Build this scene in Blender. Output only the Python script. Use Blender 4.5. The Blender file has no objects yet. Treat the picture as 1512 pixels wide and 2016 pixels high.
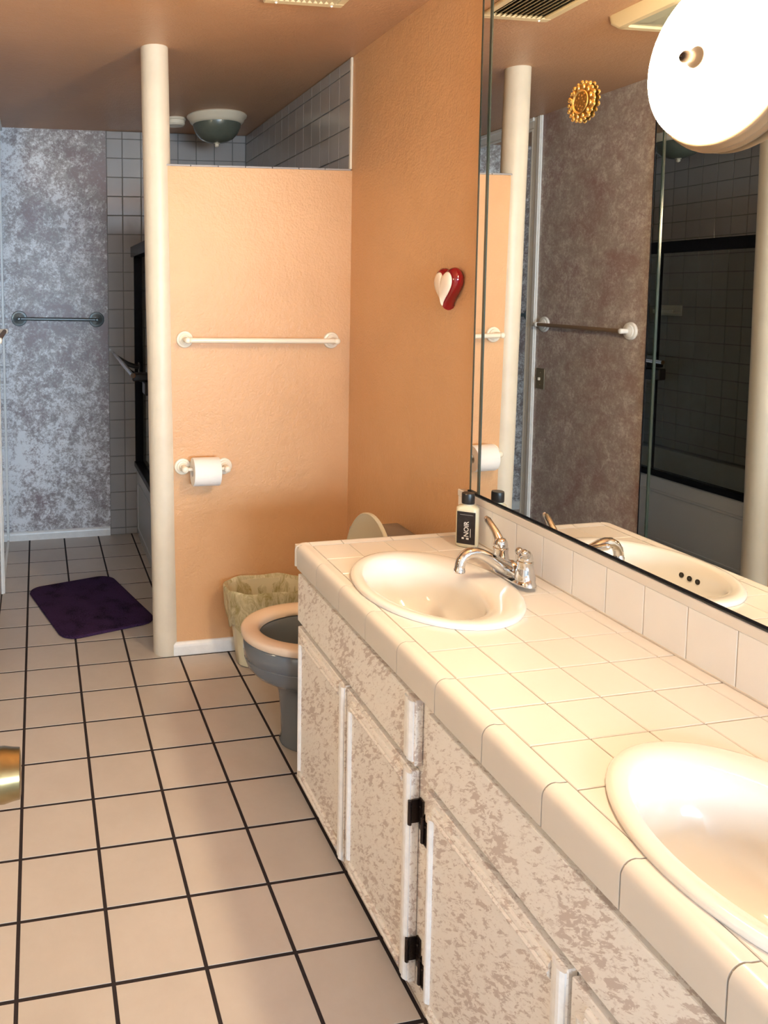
import bpy, bmesh, math, random
from math import sin, cos, pi, radians as rad
from mathutils import Vector, Matrix
random.seed(7)
S = bpy.context.scene
COL = S.collection
# ------------------------------------------------------------------ camera
f_px = 1508.87
cam_d = bpy.data.cameras.new('camera'); cam = bpy.data.objects.new('camera', cam_d); COL.objects.link(cam)
cam_d.sensor_fit = 'VERTICAL'; cam_d.sensor_height = 36.0; cam_d.sensor_width = 36.0
cam_d.lens = f_px * 36.0 / 2016.0
cam_d.shift_x = 391.275 / 2016.0; cam_d.shift_y = -308.99 / 2016.0
cam_d.clip_start = 0.02
r_ = Vector((0.98189437, -0.18939162, -0.00377699)); u_ = Vector((0.01944405, 0.08093345, 0.99652983)); f_ = Vector((0.18842872, 0.97856047, -0.08315063))
cam.matrix_world = Matrix(((r_.x, u_.x, -f_.x, 0.07198), (r_.y, u_.y, -f_.y, -3.19551), (r_.z, u_.z, -f_.z, 1.49621), (0, 0, 0, 1)))
S.camera = cam
# ------------------------------------------------------------------ daylight, exposure
W = bpy.data.worlds.new('daylight_sky'); S.world = W; W.use_nodes = True
W.node_tree.nodes['Background'].inputs[0].default_value = (0.62, 0.80, 1.0, 1)
SKY = 60.0
W.node_tree.nodes['Background'].inputs[1].default_value = SKY
S.view_settings.view_transform = 'Standard'; S.view_settings.look = 'None'
S.view_settings.exposure = 0.2; S.view_settings.gamma = 1.0; S.view_settings.use_curve_mapping = False
LAMP = 195.0                         # radiance of the lit glass of the mirror lamp
LAMP_COL = (1.0, 0.79, 0.50, 1)
# window that lets the daylight in (bedroom behind the camera): light portal in the opening
WX0, WX1, WZ0, WZ1, WY = -0.10, 2.05, 1.08, 1.82, -6.3
pl = bpy.data.lights.new('window_portal', 'AREA'); pl.shape = 'RECTANGLE'; pl.size = WX1 - WX0; pl.size_y = WZ1 - WZ0
pl.cycles.is_portal = True
po = bpy.data.objects.new('window_portal', pl); COL.objects.link(po)
po.location = ((WX0 + WX1) / 2, WY + 0.02, (WZ0 + WZ1) / 2)
# area light shines along local -Z: rotate so that it looks to +Y
po.rotation_euler = (rad(90), 0, rad(0))

# ------------------------------------------------------------------ dimensions
XR, XL = 1.351, -0.130          # right wall, left wall
YF, YH = 1.432, -0.189          # far wall, front of the half-height partition
YHB = -0.070                    # back of the partition
ZC = 2.441                      # ceiling
ZP = 1.985                      # top of the partition
YB = -3.30                      # where the bathroom opens to the bedroom
ZT = 0.757                      # counter top
XM = 1.328                      # face of the vanity mirror

# ------------------------------------------------------------------ material helpers
def new_mat(name):
    m = bpy.data.materials.new(name); m.use_nodes = True
    nt = m.node_tree; b = nt.nodes['Principled BSDF']
    return m, nt, b
def N(nt, t, **kw):
    n = nt.nodes.new(t)
    for k, v in kw.items():
        if k.startswith('i_'): n.inputs[k[2:].replace('_', ' ')].default_value = v
        else: setattr(n, k, v)
    return n
def coords(nt, scale=(1, 1, 1), rot=(0, 0, 0), kind='Object'):
    tc = N(nt, 'ShaderNodeTexCoord'); mp = N(nt, 'ShaderNodeMapping')
    mp.inputs['Scale'].default_value = scale; mp.inputs['Rotation'].default_value = rot
    if kind == 'World':
        g = N(nt, 'ShaderNodeNewGeometry'); nt.links.new(g.outputs['Position'], mp.inputs['Vector'])
    else:
        nt.links.new(tc.outputs[kind], mp.inputs['Vector'])
    return mp.outputs['Vector']
def noise(nt, vec, scale, detail=4, rough=0.55, dist=0.0):
    n = N(nt, 'ShaderNodeTexNoise'); n.inputs['Scale'].default_value = scale; n.inputs['Detail'].default_value = detail
    n.inputs['Roughness'].default_value = rough; n.inputs['Distortion'].default_value = dist
    nt.links.new(vec, n.inputs['Vector']); return n.outputs['Fac']
def ramp(nt, fac, stops):
    r = N(nt, 'ShaderNodeValToRGB'); e = r.color_ramp.elements
    while len(e) < len(stops): e.new(0.5)
    for k, (p, c) in enumerate(stops):
        e[k].position = p; e[k].color = c if len(c) == 4 else (*c, 1)
    nt.links.new(fac, r.inputs['Fac']); return r.outputs['Color']
def mixc(nt, fac, a, b):
    m = N(nt, 'ShaderNodeMix', data_type='RGBA')
    for sock, v in ((m.inputs[0], fac), (m.inputs[6], a), (m.inputs[7], b)):
        if hasattr(v, 'is_output'): nt.links.new(v, sock)
        elif isinstance(v, (int, float)): sock.default_value = v
        else: sock.default_value = (*v, 1) if len(v) == 3 else v
    return m.outputs[2]
def N_div(nt, sock, d):
    n = N(nt, 'ShaderNodeMath', operation='DIVIDE'); nt.links.new(sock, n.inputs[0]); n.inputs[1].default_value = d; return n.outputs[0]
def bump(nt, b, fac, strength, dist=0.002):
    n = N(nt, 'ShaderNodeBump'); n.inputs['Strength'].default_value = strength; n.inputs['Distance'].default_value = dist
    nt.links.new(fac, n.inputs['Height']); nt.links.new(n.outputs['Normal'], b.inputs['Normal'])
def plain(name, col, rough=0.5, metal=0.0, spec=0.5, var=0.0, vs=20, bmp=0.0, bs=150, coat=0.0):
    m, nt, b = new_mat(name)
    b.inputs['Base Color'].default_value = (*col, 1); b.inputs['Roughness'].default_value = rough
    b.inputs['Metallic'].default_value = metal; b.inputs['Specular IOR Level'].default_value = spec
    b.inputs['Coat Weight'].default_value = coat
    v = coords(nt, kind='World')
    if var:
        f = noise(nt, v, vs, 5, .6)
        c = ramp(nt, f, [(0.3, tuple(max(0, x * (1 - var)) for x in col)), (0.7, tuple(min(1, x * (1 + var)) for x in col))])
        nt.links.new(c, b.inputs['Base Color'])
    if bmp: bump(nt, b, noise(nt, v, bs, 3, .5), bmp)
    return m

def m_paint(name='peach_textured_paint', c0=(0.615, 0.345, 0.165), c1=(0.68, 0.395, 0.20)):
    m, nt, b = new_mat(name)
    v = coords(nt, kind='World')
    f = noise(nt, v, 2.2, 4, .6)
    c = ramp(nt, f, [(0.3, c0), (0.7, c1)])
    nt.links.new(c, b.inputs['Base Color']); b.inputs['Roughness'].default_value = 0.42
    n1 = noise(nt, v, 120, 3, .55); n2 = noise(nt, v, 38, 2, .5)
    a = N(nt, 'ShaderNodeMath', operation='ADD'); nt.links.new(n1, a.inputs[0]); nt.links.new(n2, a.inputs[1])
    bump(nt, b, a.outputs[0], 0.6, 0.003); return m
def m_faux(name, b0, b1, light, lo, hi, glow=0.0):
    m, nt, b = new_mat(name)
    v = coords(nt, kind='World')
    big = noise(nt, v, 2.6, 3, .6, 0.3)
    mid = noise(nt, v, 14, 12, .82, 0.35)
    fine = noise(nt, v, 75, 8, .75, 0.5)
    base = ramp(nt, big, [(0.34, b0), (0.50, b1), (0.68, b0)])
    a = N(nt, 'ShaderNodeMath', operation='MULTIPLY_ADD'); nt.links.new(big, a.inputs[0]); a.inputs[1].default_value = .35; nt.links.new(mid, a.inputs[2])
    a2 = N(nt, 'ShaderNodeMath', operation='MULTIPLY_ADD'); nt.links.new(fine, a2.inputs[0]); a2.inputs[1].default_value = .65; nt.links.new(a.outputs[0], a2.inputs[2])
    fac = N_div(nt, a2.outputs[0], 1.5)
    if glow:
        # daylight glow painted into the sponging: denser low and left, sparser at right
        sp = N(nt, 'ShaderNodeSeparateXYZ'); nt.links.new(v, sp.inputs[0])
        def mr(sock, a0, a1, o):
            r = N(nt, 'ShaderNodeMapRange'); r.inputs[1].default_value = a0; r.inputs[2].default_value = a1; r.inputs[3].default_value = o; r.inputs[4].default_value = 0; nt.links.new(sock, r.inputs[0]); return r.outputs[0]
        g1 = mr(sp.outputs['Z'], .55, 1.35, glow); g2 = mr(sp.outputs['X'], -.06, .02, glow * .8); g3 = mr(sp.outputs['X'], .42, .30, -glow * 0.0)
        g4 = N(nt, 'ShaderNodeMapRange'); g4.inputs[1].default_value = .34; g4.inputs[2].default_value = .50; g4.inputs[3].default_value = 0; g4.inputs[4].default_value = -glow * 1.4; nt.links.new(sp.outputs['X'], g4.inputs[0])
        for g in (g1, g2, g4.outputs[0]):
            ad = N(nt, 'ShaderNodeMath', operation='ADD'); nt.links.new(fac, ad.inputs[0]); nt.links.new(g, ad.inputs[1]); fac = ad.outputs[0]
    s = ramp(nt, fac, [(lo, (0, 0, 0)), ((lo + hi) / 2, (.32, .32, .32)), (hi, (1, 1, 1))])
    c = mixc(nt, s, base, light)
    nt.links.new(c, b.inputs['Base Color']); b.inputs['Roughness'].default_value = 0.38
    bump(nt, b, mid, 0.12, 0.002); return m
def m_cab():
    m, nt, b = new_mat('sponged_cream_cabinet_paint')
    v = coords(nt, (1, 1, 1), (rad(38), 0, 0), kind='World')
    mp2 = N(nt, 'ShaderNodeMapping'); nt.links.new(v, mp2.inputs['Vector']); mp2.inputs['Scale'].default_value = (1, 0.36, 1.15)
    n1 = noise(nt, mp2.outputs[0], 92, 9, .70, 0.45)
    n2 = noise(nt, v, 9, 3, .6)
    a = N(nt, 'ShaderNodeMath', operation='ADD'); nt.links.new(n1, a.inputs[0])
    h = N(nt, 'ShaderNodeMath', operation='MULTIPLY'); nt.links.new(n2, h.inputs[0]); h.inputs[1].default_value = 0.45; nt.links.new(h.outputs[0], a.inputs[1])
    s = ramp(nt, a.outputs[0], [(0.755, (0, 0, 0)), (0.80, (1, 1, 1))])
    fine = noise(nt, mp2.outputs[0], 190, 5, .6, 0.4)
    s2 = ramp(nt, fine, [(0.56, (0, 0, 0)), (0.64, (1, 1, 1))])
    h2 = N(nt, 'ShaderNodeMath', operation='MULTIPLY'); nt.links.new(s2, h2.inputs[0]); h2.inputs[1].default_value = 0.5
    mx = N(nt, 'ShaderNodeMath', operation='MAXIMUM'); nt.links.new(s, mx.inputs[0]); nt.links.new(h2.outputs[0], mx.inputs[1])
    c = mixc(nt, mx.outputs[0], (0.87, 0.82, 0.765), (0.60, 0.51, 0.46))
    nt.links.new(c, b.inputs['Base Color']); b.inputs['Roughness'].default_value = 0.45
    bump(nt, b, n1, 0.08, 0.001); return m
def m_floor():
    m, nt, b = new_mat('beige_floor_tile_glaze')
    v = coords(nt, kind='World')
    oi = N(nt, 'ShaderNodeObjectInfo')
    f = noise(nt, v, 7, 6, .62, .4); g = noise(nt, v, 45, 4, .6)
    a = N(nt, 'ShaderNodeMath', operation='MULTIPLY_ADD'); nt.links.new(g, a.inputs[0]); a.inputs[1].default_value = .3; nt.links.new(f, a.inputs[2])
    c = ramp(nt, a.outputs[0], [(0.45, (0.515, 0.45, 0.395)), (0.85, (0.555, 0.49, 0.435))])
    k = mixc(nt, oi.outputs['Random'], (0.92, 0.92, 0.92), (1.0, 1.0, 1.0))
    mm = N(nt, 'ShaderNodeMix', data_type='RGBA', blend_type='MULTIPLY'); mm.inputs[0].default_value = 1
    nt.links.new(c, mm.inputs[6]); nt.links.new(k, mm.inputs[7])
    nt.links.new(mm.outputs[2], b.inputs['Base Color'])
    b.inputs['Roughness'].default_value = .30
    bump(nt, b, f, 0.03, 0.002); return m
def m_mat():
    m, nt, b = new_mat('purple_bath_mat_pile')
    v = coords(nt, kind='World'); f = noise(nt, v, 160, 4, .6); g = noise(nt, v, 12, 3, .5)
    a = N(nt, 'ShaderNodeMath', operation='ADD'); nt.links.new(f, a.inputs[0]); nt.links.new(g, a.inputs[1])
    c = ramp(nt, a.outputs[0], [(0.7, (0.010, 0.005, 0.017)), (1.3, (0.052, 0.024, 0.072))])
    nt.links.new(c, b.inputs['Base Color']); b.inputs['Roughness'].default_value = .95
    b.inputs['Specular IOR Level'].default_value = .1; bump(nt, b, f, .9, .006); return m
def m_glass_tint():
    m, nt, b = new_mat('smoked_shower_glass')
    out = nt.nodes['Material Output']; nt.nodes.remove(b)
    t = N(nt, 'ShaderNodeBsdfTransparent'); t.inputs[0].default_value = (0.86, 0.88, 0.85, 1)
    g = N(nt, 'ShaderNodeBsdfGlossy'); g.inputs['Roughness'].default_value = 0.02
    fr = N(nt, 'ShaderNodeFresnel'); fr.inputs[0].default_value = 1.45
    mx = N(nt, 'ShaderNodeMixShader'); ge = N(nt, 'ShaderNodeNewGeometry'); inv = N(nt, 'ShaderNodeMath', operation='SUBTRACT'); inv.inputs[0].default_value = 1; nt.links.new(ge.outputs['Backfacing'], inv.inputs[1]); mu = N(nt, 'ShaderNodeMath', operation='MULTIPLY'); nt.links.new(fr.outputs[0], mu.inputs[0]); nt.links.new(inv.outputs[0], mu.inputs[1]); nt.links.new(mu.outputs[0], mx.inputs[0]); nt.links.new(t.outputs[0], mx.inputs[1]); nt.links.new(g.outputs[0], mx.inputs[2])
    nt.links.new(mx.outputs[0], out.inputs[0]); return m
def m_emit(name, col, st):
    m, nt, b = new_mat(name)
    b.inputs['Base Color'].default_value = (.9, .88, .84, 1); b.inputs['Roughness'].default_value = .3
    b.inputs['Emission Color'].default_value = col; b.inputs['Emission Strength'].default_value = st; return m
def m_bag():
    m, nt, b = new_mat('thin_plastic_bin_liner')
    v = coords(nt, (1, 1, .45), kind='World'); f = noise(nt, v, 28, 5, .7, 1.5)
    c = ramp(nt, f, [(0.34, (0.33, 0.27, 0.10)), (0.66, (0.72, 0.67, 0.48))]); nt.links.new(c, b.inputs['Base Color'])
    b.inputs['Roughness'].default_value = .35; bump(nt, b, f, .7, .008); return m
def m_door_glass():
    m, nt, b = new_mat('window_glass')
    out = nt.nodes['Material Output']; nt.nodes.remove(b)
    t = N(nt, 'ShaderNodeBsdfTransparent'); t.inputs[0].default_value = (.95, .97, .97, 1); nt.links.new(t.outputs[0], out.inputs[0]); return m

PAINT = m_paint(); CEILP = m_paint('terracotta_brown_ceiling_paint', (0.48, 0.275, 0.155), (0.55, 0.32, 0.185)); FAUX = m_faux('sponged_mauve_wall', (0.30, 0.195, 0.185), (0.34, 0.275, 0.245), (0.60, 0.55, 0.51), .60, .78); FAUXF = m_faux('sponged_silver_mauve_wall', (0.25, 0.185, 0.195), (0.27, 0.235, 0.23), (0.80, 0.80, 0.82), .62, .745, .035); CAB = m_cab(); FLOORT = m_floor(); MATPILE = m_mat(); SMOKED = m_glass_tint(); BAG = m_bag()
GROUT_F = plain('dark_brown_grout', (0.018, 0.010, 0.010), .9, bmp=.3, bs=300)
CTILE = plain('cream_counter_tile_glaze', (0.68, 0.63, 0.57), .16, var=.02, vs=6)
CGROUT = plain('cream_grout', (0.60, 0.53, 0.45), .85, var=.08)
STILE = plain('greyish_pink_wall_tile_glaze', (0.36, 0.345, 0.34), .12, var=.04, vs=5, bmp=.05, bs=14)
SGROUT = plain('grey_wall_grout', (0.20, 0.19, 0.18), .9)
SPLASH = plain('white_backsplash_tile_glaze', (0.78, 0.755, 0.72), .14, var=.02, vs=6)
WTRIM = plain('white_gloss_trim_paint', (0.82, 0.81, 0.79), .35, var=.05, vs=30, bmp=.12, bs=60)
WHITEM = plain('white_molding_paint', (0.86, 0.84, 0.82), .45, var=.06, vs=60)
COLM = plain('cream_column_paint', (0.67, 0.595, 0.475), .4, var=.05, vs=9, bmp=.22, bs=26)
CERAM = plain('cream_ceramic', (0.80, 0.72, 0.58), .22)
WCERAM = plain('white_ceramic', (0.80, 0.79, 0.76), .2)
SINK = plain('white_sink_porcelain', (0.73, 0.69, 0.635), .09, coat=.3)
PAPER = plain('toilet_paper', (0.86, 0.82, 0.77), .95, bmp=.3, bs=220)
CHROME = plain('polished_chrome', (0.66, 0.66, 0.66), .06, 1.0)
STEEL = plain('brushed_steel', (0.17, 0.205, 0.22), .33, .6)
BRASS = plain('aged_brass', (0.36, 0.27, 0.13), .26, 1.0, var=.15, vs=40)
GOLD = plain('gilded_metal', (0.95, 0.66, 0.24), .22, 1.0, var=.1, vs=120, bmp=.4, bs=260)
DARKGOLD = plain('dark_antique_gold', (0.45, 0.25, 0.07), .35, 1.0, bmp=.6, bs=300)
MIRROR = plain('silvered_mirror', (0.90, 0.91, 0.89), 0.0, 1.0)
MEDGE = plain('green_glass_edge', (0.035, 0.055, 0.045), .15, 0, .8)
BLACKM = plain('black_metal_frame', (0.010, 0.010, 0.013), .25, 0, .05)
BLACKP = plain('black_plastic', (0.012, 0.012, 0.014), .35)
RED = plain('deep_red_glaze', (0.20, 0.003, 0.006), .12, coat=.5)
HEARTW = plain('cream_glaze', (0.80, 0.68, 0.56), .35)
GREY = plain('slate_grey_porcelain', (0.135, 0.15, 0.165), .10, coat=.3)
SEATM = plain('beige_toilet_seat', (0.72, 0.56, 0.42), .25)
LIDM = plain('cream_toilet_lid', (0.58, 0.52, 0.38), .35)
TUBM = plain('greyish_white_tub_enamel', (0.46, 0.47, 0.48), .14)
BINM = plain('ivory_bin_plastic', (0.66, 0.60, 0.42), .4)
VENTM = plain('cream_vent_enamel', (0.72, 0.60, 0.38), .4)
DARK = plain('dark_cavity', (0.02, 0.016, 0.012), .9)
LENS = plain('pale_green_lens_plastic', (0.42, 0.42, 0.32), .3)
BOWLG = plain('greenish_frosted_glass_bowl', (0.10, 0.11, 0.085), .25, var=.15, vs=10)
RINGM = plain('cream_painted_metal_ring', (0.70, 0.62, 0.48), .3)
RIBM = plain('bronze_cream_ribbed_metal', (0.34, 0.24, 0.15), .35, .3); FINM = plain('dark_bronze_finial', (0.035, 0.024, 0.017), .8, 0, .05)
BOTTLE = plain('clear_ivory_bottle_plastic', (0.66, 0.62, 0.46), .12, spec=.7)
LABELM = plain('black_printed_label', (0.013, 0.010, 0.013), .3, var=.7, vs=60)
INK = plain('silver_label_ink', (0.66, 0.64, 0.62), .4)
HINGE = plain('dark_bronze_hinge', (0.028, 0.018, 0.016), .3, .6, bmp=.5, bs=200)
SWITCHM = plain('brown_switch_plate', (0.16, 0.13, 0.08), .35)
BEDW = plain('bedroom_off_white_paint', (0.62, 0.62, 0.62), .8)
BEDF = plain('bedroom_grey_carpet', (0.36, 0.35, 0.34), .95, bmp=.5, bs=300)
DOORM = plain('white_door_paint', (0.74, 0.73, 0.70), .4)
WGLASS = m_door_glass()
SHADE = m_emit('lit_opal_glass', LAMP_COL, LAMP)

# ------------------------------------------------------------------ geometry helpers
class MB:
    def __init__(s): s.bm = bmesh.new()
    def box(s, a, b, bev=0.0, seg=1):
        x0, y0, z0 = (min(a[i], b[i]) for i in range(3)); x1, y1, z1 = (max(a[i], b[i]) for i in range(3))
        t = bmesh.new()
        v = [t.verts.new(p) for p in ((x0, y0, z0), (x1, y0, z0), (x1, y1, z0), (x0, y1, z0), (x0, y0, z1), (x1, y0, z1), (x1, y1, z1), (x0, y1, z1))]
        for q in ((0, 3, 2, 1), (4, 5, 6, 7), (0, 1, 5, 4), (1, 2, 6, 5), (2, 3, 7, 6), (3, 0, 4, 7)): t.faces.new([v[i] for i in q])
        if bev: bmesh.ops.bevel(t, geom=t.edges[:], offset=bev, segments=seg, profile=.5, affect='EDGES')
        s.merge(t); return s
    def merge(s, t):
        me = bpy.data.meshes.new('tmp'); t.to_mesh(me); s.bm.from_mesh(me); bpy.data.meshes.remove(me); t.free()
    def loft(s, rings, closed=True, cap0=False, cap1=False):
        R = [[s.bm.verts.new(p) for p in r] for r in rings]; n = len(R[0])
        for a, b in zip(R[:-1], R[1:]):
            for i in range(n if closed else n - 1):
                j = (i + 1) % n; s.bm.faces.new((a[i], a[j], b[j], b[i]))
        if cap0: s.bm.faces.new(R[0][::-1])
        if cap1: s.bm.faces.new(R[-1])
        return s
    def lathe(s, prof, c, axis=(0, 0, 1), n=32, cap0=False, cap1=False, sx=1.0, sy=1.0):
        ax = Vector(axis).normalized(); q = Vector((0, 0, 1)).rotation_difference(ax); c = Vector(c)
        rings = [[c + q @ Vector((r * sx * cos(2 * pi * i / n), r * sy * sin(2 * pi * i / n), h)) for i in range(n)] for r, h in prof]
        return s.loft(rings, True, cap0, cap1)
    def cyl(s, a, b, r, r2=None, n=24):
        a, b = Vector(a), Vector(b); return s.lathe([(r, 0), (r if r2 is None else r2, (b - a).length)], a, b - a, n, True, True)
    def tube(s, pts, radii, n=16, cap=True, flat=1.0):
        pts = [Vector(p) for p in pts]; rings = []; up = None
        for i, p in enumerate(pts):
            t = (pts[min(i + 1, len(pts) - 1)] - pts[max(i - 1, 0)]).normalized()
            if up is None: up = Vector((0, 0, 1)) if abs(t.z) < .9 else Vector((1, 0, 0))
            sd = t.cross(up).normalized(); up = sd.cross(t).normalized()
            r = radii[i] if isinstance(radii, (list, tuple)) else radii
            rings.append([p + sd * r * cos(2 * pi * k / n) + up * r * flat * sin(2 * pi * k / n) for k in range(n)])
        return s.loft(rings, True, cap, cap)
    def sphere(s, c, r, n=20, m=12, sc=(1, 1, 1)):
        t = bmesh.new(); bmesh.ops.create_uvsphere(t, u_segments=n, v_segments=m, radius=r)
        for v in t.verts: v.co = Vector((v.co.x * sc[0], v.co.y * sc[1], v.co.z * sc[2])) + Vector(c)
        s.merge(t); return s
    def poly(s, pts, h):
        """prism: polygon points (Vectors) extruded by vector h"""
        h = Vector(h); a = [s.bm.verts.new(p) for p in pts]; b = [s.bm.verts.new(Vector(p) + h) for p in pts]; n = len(a)
        s.bm.faces.new(a[::-1]); s.bm.faces.new(b)
        for i in range(n): s.bm.faces.new((a[i], a[(i + 1) % n], b[(i + 1) % n], b[i]))
        return s
    def obj(s, name, mat, parent=None, smooth=None):
        me = bpy.data.meshes.new(name)
        bmesh.ops.remove_doubles(s.bm, verts=s.bm.verts[:], dist=1e-6)
        bmesh.ops.recalc_face_normals(s.bm, faces=s.bm.faces[:])
        off = wloc(parent) if parent else Vector((0, 0, 0))
        for v in s.bm.verts: v.co -= off
        s.bm.to_mesh(me); s.bm.free()
        me.materials.append(mat)
        if smooth is not None:
            for p in me.polygons: p.use_smooth = True
            if smooth < 180: me.set_sharp_from_angle(angle=rad(smooth))
        o = bpy.data.objects.new(name, me); COL.objects.link(o)
        if parent: o.parent = parent
        return o
def wloc(o):
    l = Vector((0, 0, 0))
    while o: l += o.location; o = o.parent
    return l
def tag(o, label, cat, group=None):
    o['label'] = label; o['category'] = cat
    if group: o['group'] = group
    return o
def thing(name, label, cat, loc, group=None):
    o = bpy.data.objects.new(name, None); COL.objects.link(o); o.location = loc; o.empty_display_size = .05
    return tag(o, label, cat, group)
def struct(o, label=None):
    o['kind'] = 'structure'
    if label: o['label'] = label
    return o
def box(name, a, b, mat, parent=None, bev=0.0, seg=1): return MB().box(a, b, bev, seg).obj(name, mat, parent)
def copy_tree(o, parent=None, d=(0, 0, 0)):
    c = o.copy(); COL.objects.link(c); c.parent = parent
    if parent is None: c.location = o.location + Vector(d)
    for ch in list(o.children): copy_tree(ch, c)
    return c

_tiles = {}
def tile_mesh(key, du, dv, th, axis, mat, name='tile'):
    k = (key, round(du, 4), round(dv, 4), axis)
    if k in _tiles: return _tiles[k]
    e = min(0.0016, th * .45); hu, hv = du / 2, dv / 2
    P = []
    for (w, h, z) in ((hu, hv, 0), (hu, hv, th - e), (hu - e, hv - e, th)):
        P += [(-w, -h, z), (w, -h, z), (w, h, z), (-w, h, z)]
    F = [(8, 9, 10, 11)]
    for o in (0, 4):
        for i in range(4): F.append((o + i, o + (i + 1) % 4, o + 4 + (i + 1) % 4, o + 4 + i))
    if axis == 'z': V = P
    elif axis == '-y': V = [(u, -z, v) for u, v, z in P]
    elif axis == '-x': V = [(-z, u, v) for u, v, z in P]; F = [q[::-1] for q in F]
    me = bpy.data.meshes.new(name); me.from_pydata(V, [], F); me.materials.append(mat); _tiles[k] = me; return me
def tile(parent, key, c, du, dv, th, axis, mat, name='tile'):
    o = bpy.data.objects.new(name, tile_mesh(key, du, dv, th, axis, mat, name)); COL.objects.link(o)
    o.parent = parent; o.location = Vector(c) - wloc(parent); return o
def lines(a, b, origin, pitch):
    k0 = math.ceil((a - origin) / pitch + 1e-6); L = [a]
    x = origin + k0 * pitch
    while x < b - 1e-6: L.append(x); x += pitch
    L.append(b); return L

# ------------------------------------------------------------------ shell
TS = 0.2063
floor = struct(box('floor', (XL, YB, -0.06), (XR, YF, -0.0012), GROUT_F))
ul = lines(XL, XR, 0.0, TS); vl = lines(YB, YF, 0.0, TS); J = 0.0046
for i in range(len(ul) - 1):
    for j in range(len(vl) - 1):
        a, b, c, d = ul[i] + J, ul[i + 1] - J, vl[j] + J, vl[j + 1] - J
        if b - a > .012 and d - c > .012:
            tile(floor, 'floor', ((a + b) / 2, (c + d) / 2, -0.0012), b - a, d - c, 0.0012, 'z', FLOORT, 'floor_tile')
ceil = struct(box('ceiling', (XL - .2, -6.6, ZC), (3.3, YF + .2, ZC + .1), CEILP))
wr = struct(box('wall_right', (XR, YB, -.06), (XR + .12, YF + .12, ZC), PAINT))
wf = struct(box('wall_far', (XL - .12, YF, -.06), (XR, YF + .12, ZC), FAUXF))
wl = struct(box('wall_left', (XL - .12, YB, -.06), (XL, YF, ZC), FAUX))
# half-height partition (its free end leans a touch, as the post beside it)
mb = MB(); mb.loft([[(0.594, YH, 0), (XR, YH, 0), (XR, YHB, 0), (0.594, YHB, 0)], [(0.560, YH, ZP), (XR, YH, ZP), (XR, YHB, ZP), (0.560, YHB, ZP)]], True, True, True)
wp = struct(mb.obj('wall_partition', PAINT))
x = 0.563
while x < XR - .01:
    x2 = min(x + .1115, XR)
    tile(wp, 'cap', ((x + x2) / 2, (YH + YHB) / 2 - .001, ZP), x2 - x - .003, YHB - YH + .006, .007, 'z', STILE, 'cap_tile'); x = x2
# shower tiling, far wall
G = .0020; ZJ = 2.395; TP = .1120
gf = struct(MB().box((0.490, YF - .003, 0), (XR, YF + .001, ZC - .001)).obj('shower_grout_bed', SGROUT, wf)); del gf['kind']
ul = [0.490] + [0.584 + .1125 * k for k in range(7) if 0.584 + .1125 * k < XR - .02] + [XR - .008]; vl = lines(0.0, ZC - .001, ZJ, TP)
for i in range(len(ul) - 1):
    for j in range(len(vl) - 1):
        if ul[i] > .68 and vl[j + 1] < .43: continue
        tile(wf, 'shower', ((ul[i] + ul[i + 1]) / 2, YF - .003, (vl[j] + vl[j + 1]) / 2), ul[i + 1] - ul[i] - 2 * G, vl[j + 1] - vl[j] - 2 * G, .006, '-y', STILE, 'wall_tile')
# right wall of the tub alcove
MB().box((XR - .003, YH + .012, .40), (XR + .001, YF - .008, ZC - .001)).obj('shower_grout_bed', SGROUT, wr)
ul = [YH + .016] + [-.064 + .1113 * k for k in range(13)] + [YF - .010]; vl = lines(.43, ZC - .001, 2.388, TP)
for i in range(len(ul) - 1):
    for j in range(len(vl) - 1):
        if ul[i + 1] < YHB + .02 and vl[j + 1] < ZP + .005: continue
        z0 = max(vl[j], ZP + .008) if ul[i] < YHB - .02 else vl[j]
        if vl[j + 1] - z0 < .015: continue
        tile(wr, 'shower2', (XR - .003, (ul[i] + ul[i + 1]) / 2, (z0 + vl[j + 1]) / 2), ul[i + 1] - ul[i] - 2 * G, vl[j + 1] - z0 - 2 * G, .006, '-x', STILE, 'wall_tile')
MB().box((XR - .010, YH + .001, ZP + .007), (XR, YH + .014, ZC - .002), .003, 2).obj('bullnose_edge', CERAM, wr)
# baseboards
def baseboard(name, a, b, n):
    """a,b floor points along the wall, n = outward normal"""
    a, b, n = Vector(a), Vector(b), Vector(n); d = b - a; mbb = MB()
    pr = [(0, 0), (.013, 0), (.013, .036), (.011, .044), (.006, .052), (0, .054)]
    mbb.loft([[p + n * q + Vector((0, 0, z)) for q, z in pr] for p in (a, b)], True, True, True)
    return struct(mbb.obj(name, WTRIM))
baseboard('baseboard_far', (XL + .002, YF, 0), (0.488, YF, 0), (0, -1, 0))
baseboard('baseboard_partition', (0.596, YH, 0), (XR, YH, 0), (0, -1, 0))
# casing around the mirrored door in the left wall
def casing(name, y0, y1, z0, z1):
    m = MB(); m.box((XL, y0, z0), (XL + .012, y1, z1), .002).box((XL + .012, y0 + .004, z0), (XL + .018, y0 + .030, z1), .003, 2)
    return struct(m.obj(name, WTRIM))
casing('trim_1', .602, .672, 0, ZC - .001)
m = MB().box((XL, .672, ZC - .058), (XL + .012, YF - .001, ZC - .001), .002).box((XL + .012, .66, ZC - .022), (XL + .024, YF - .001, ZC - .001), .003)
struct(m.obj('trim_2', WTRIM))

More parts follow.
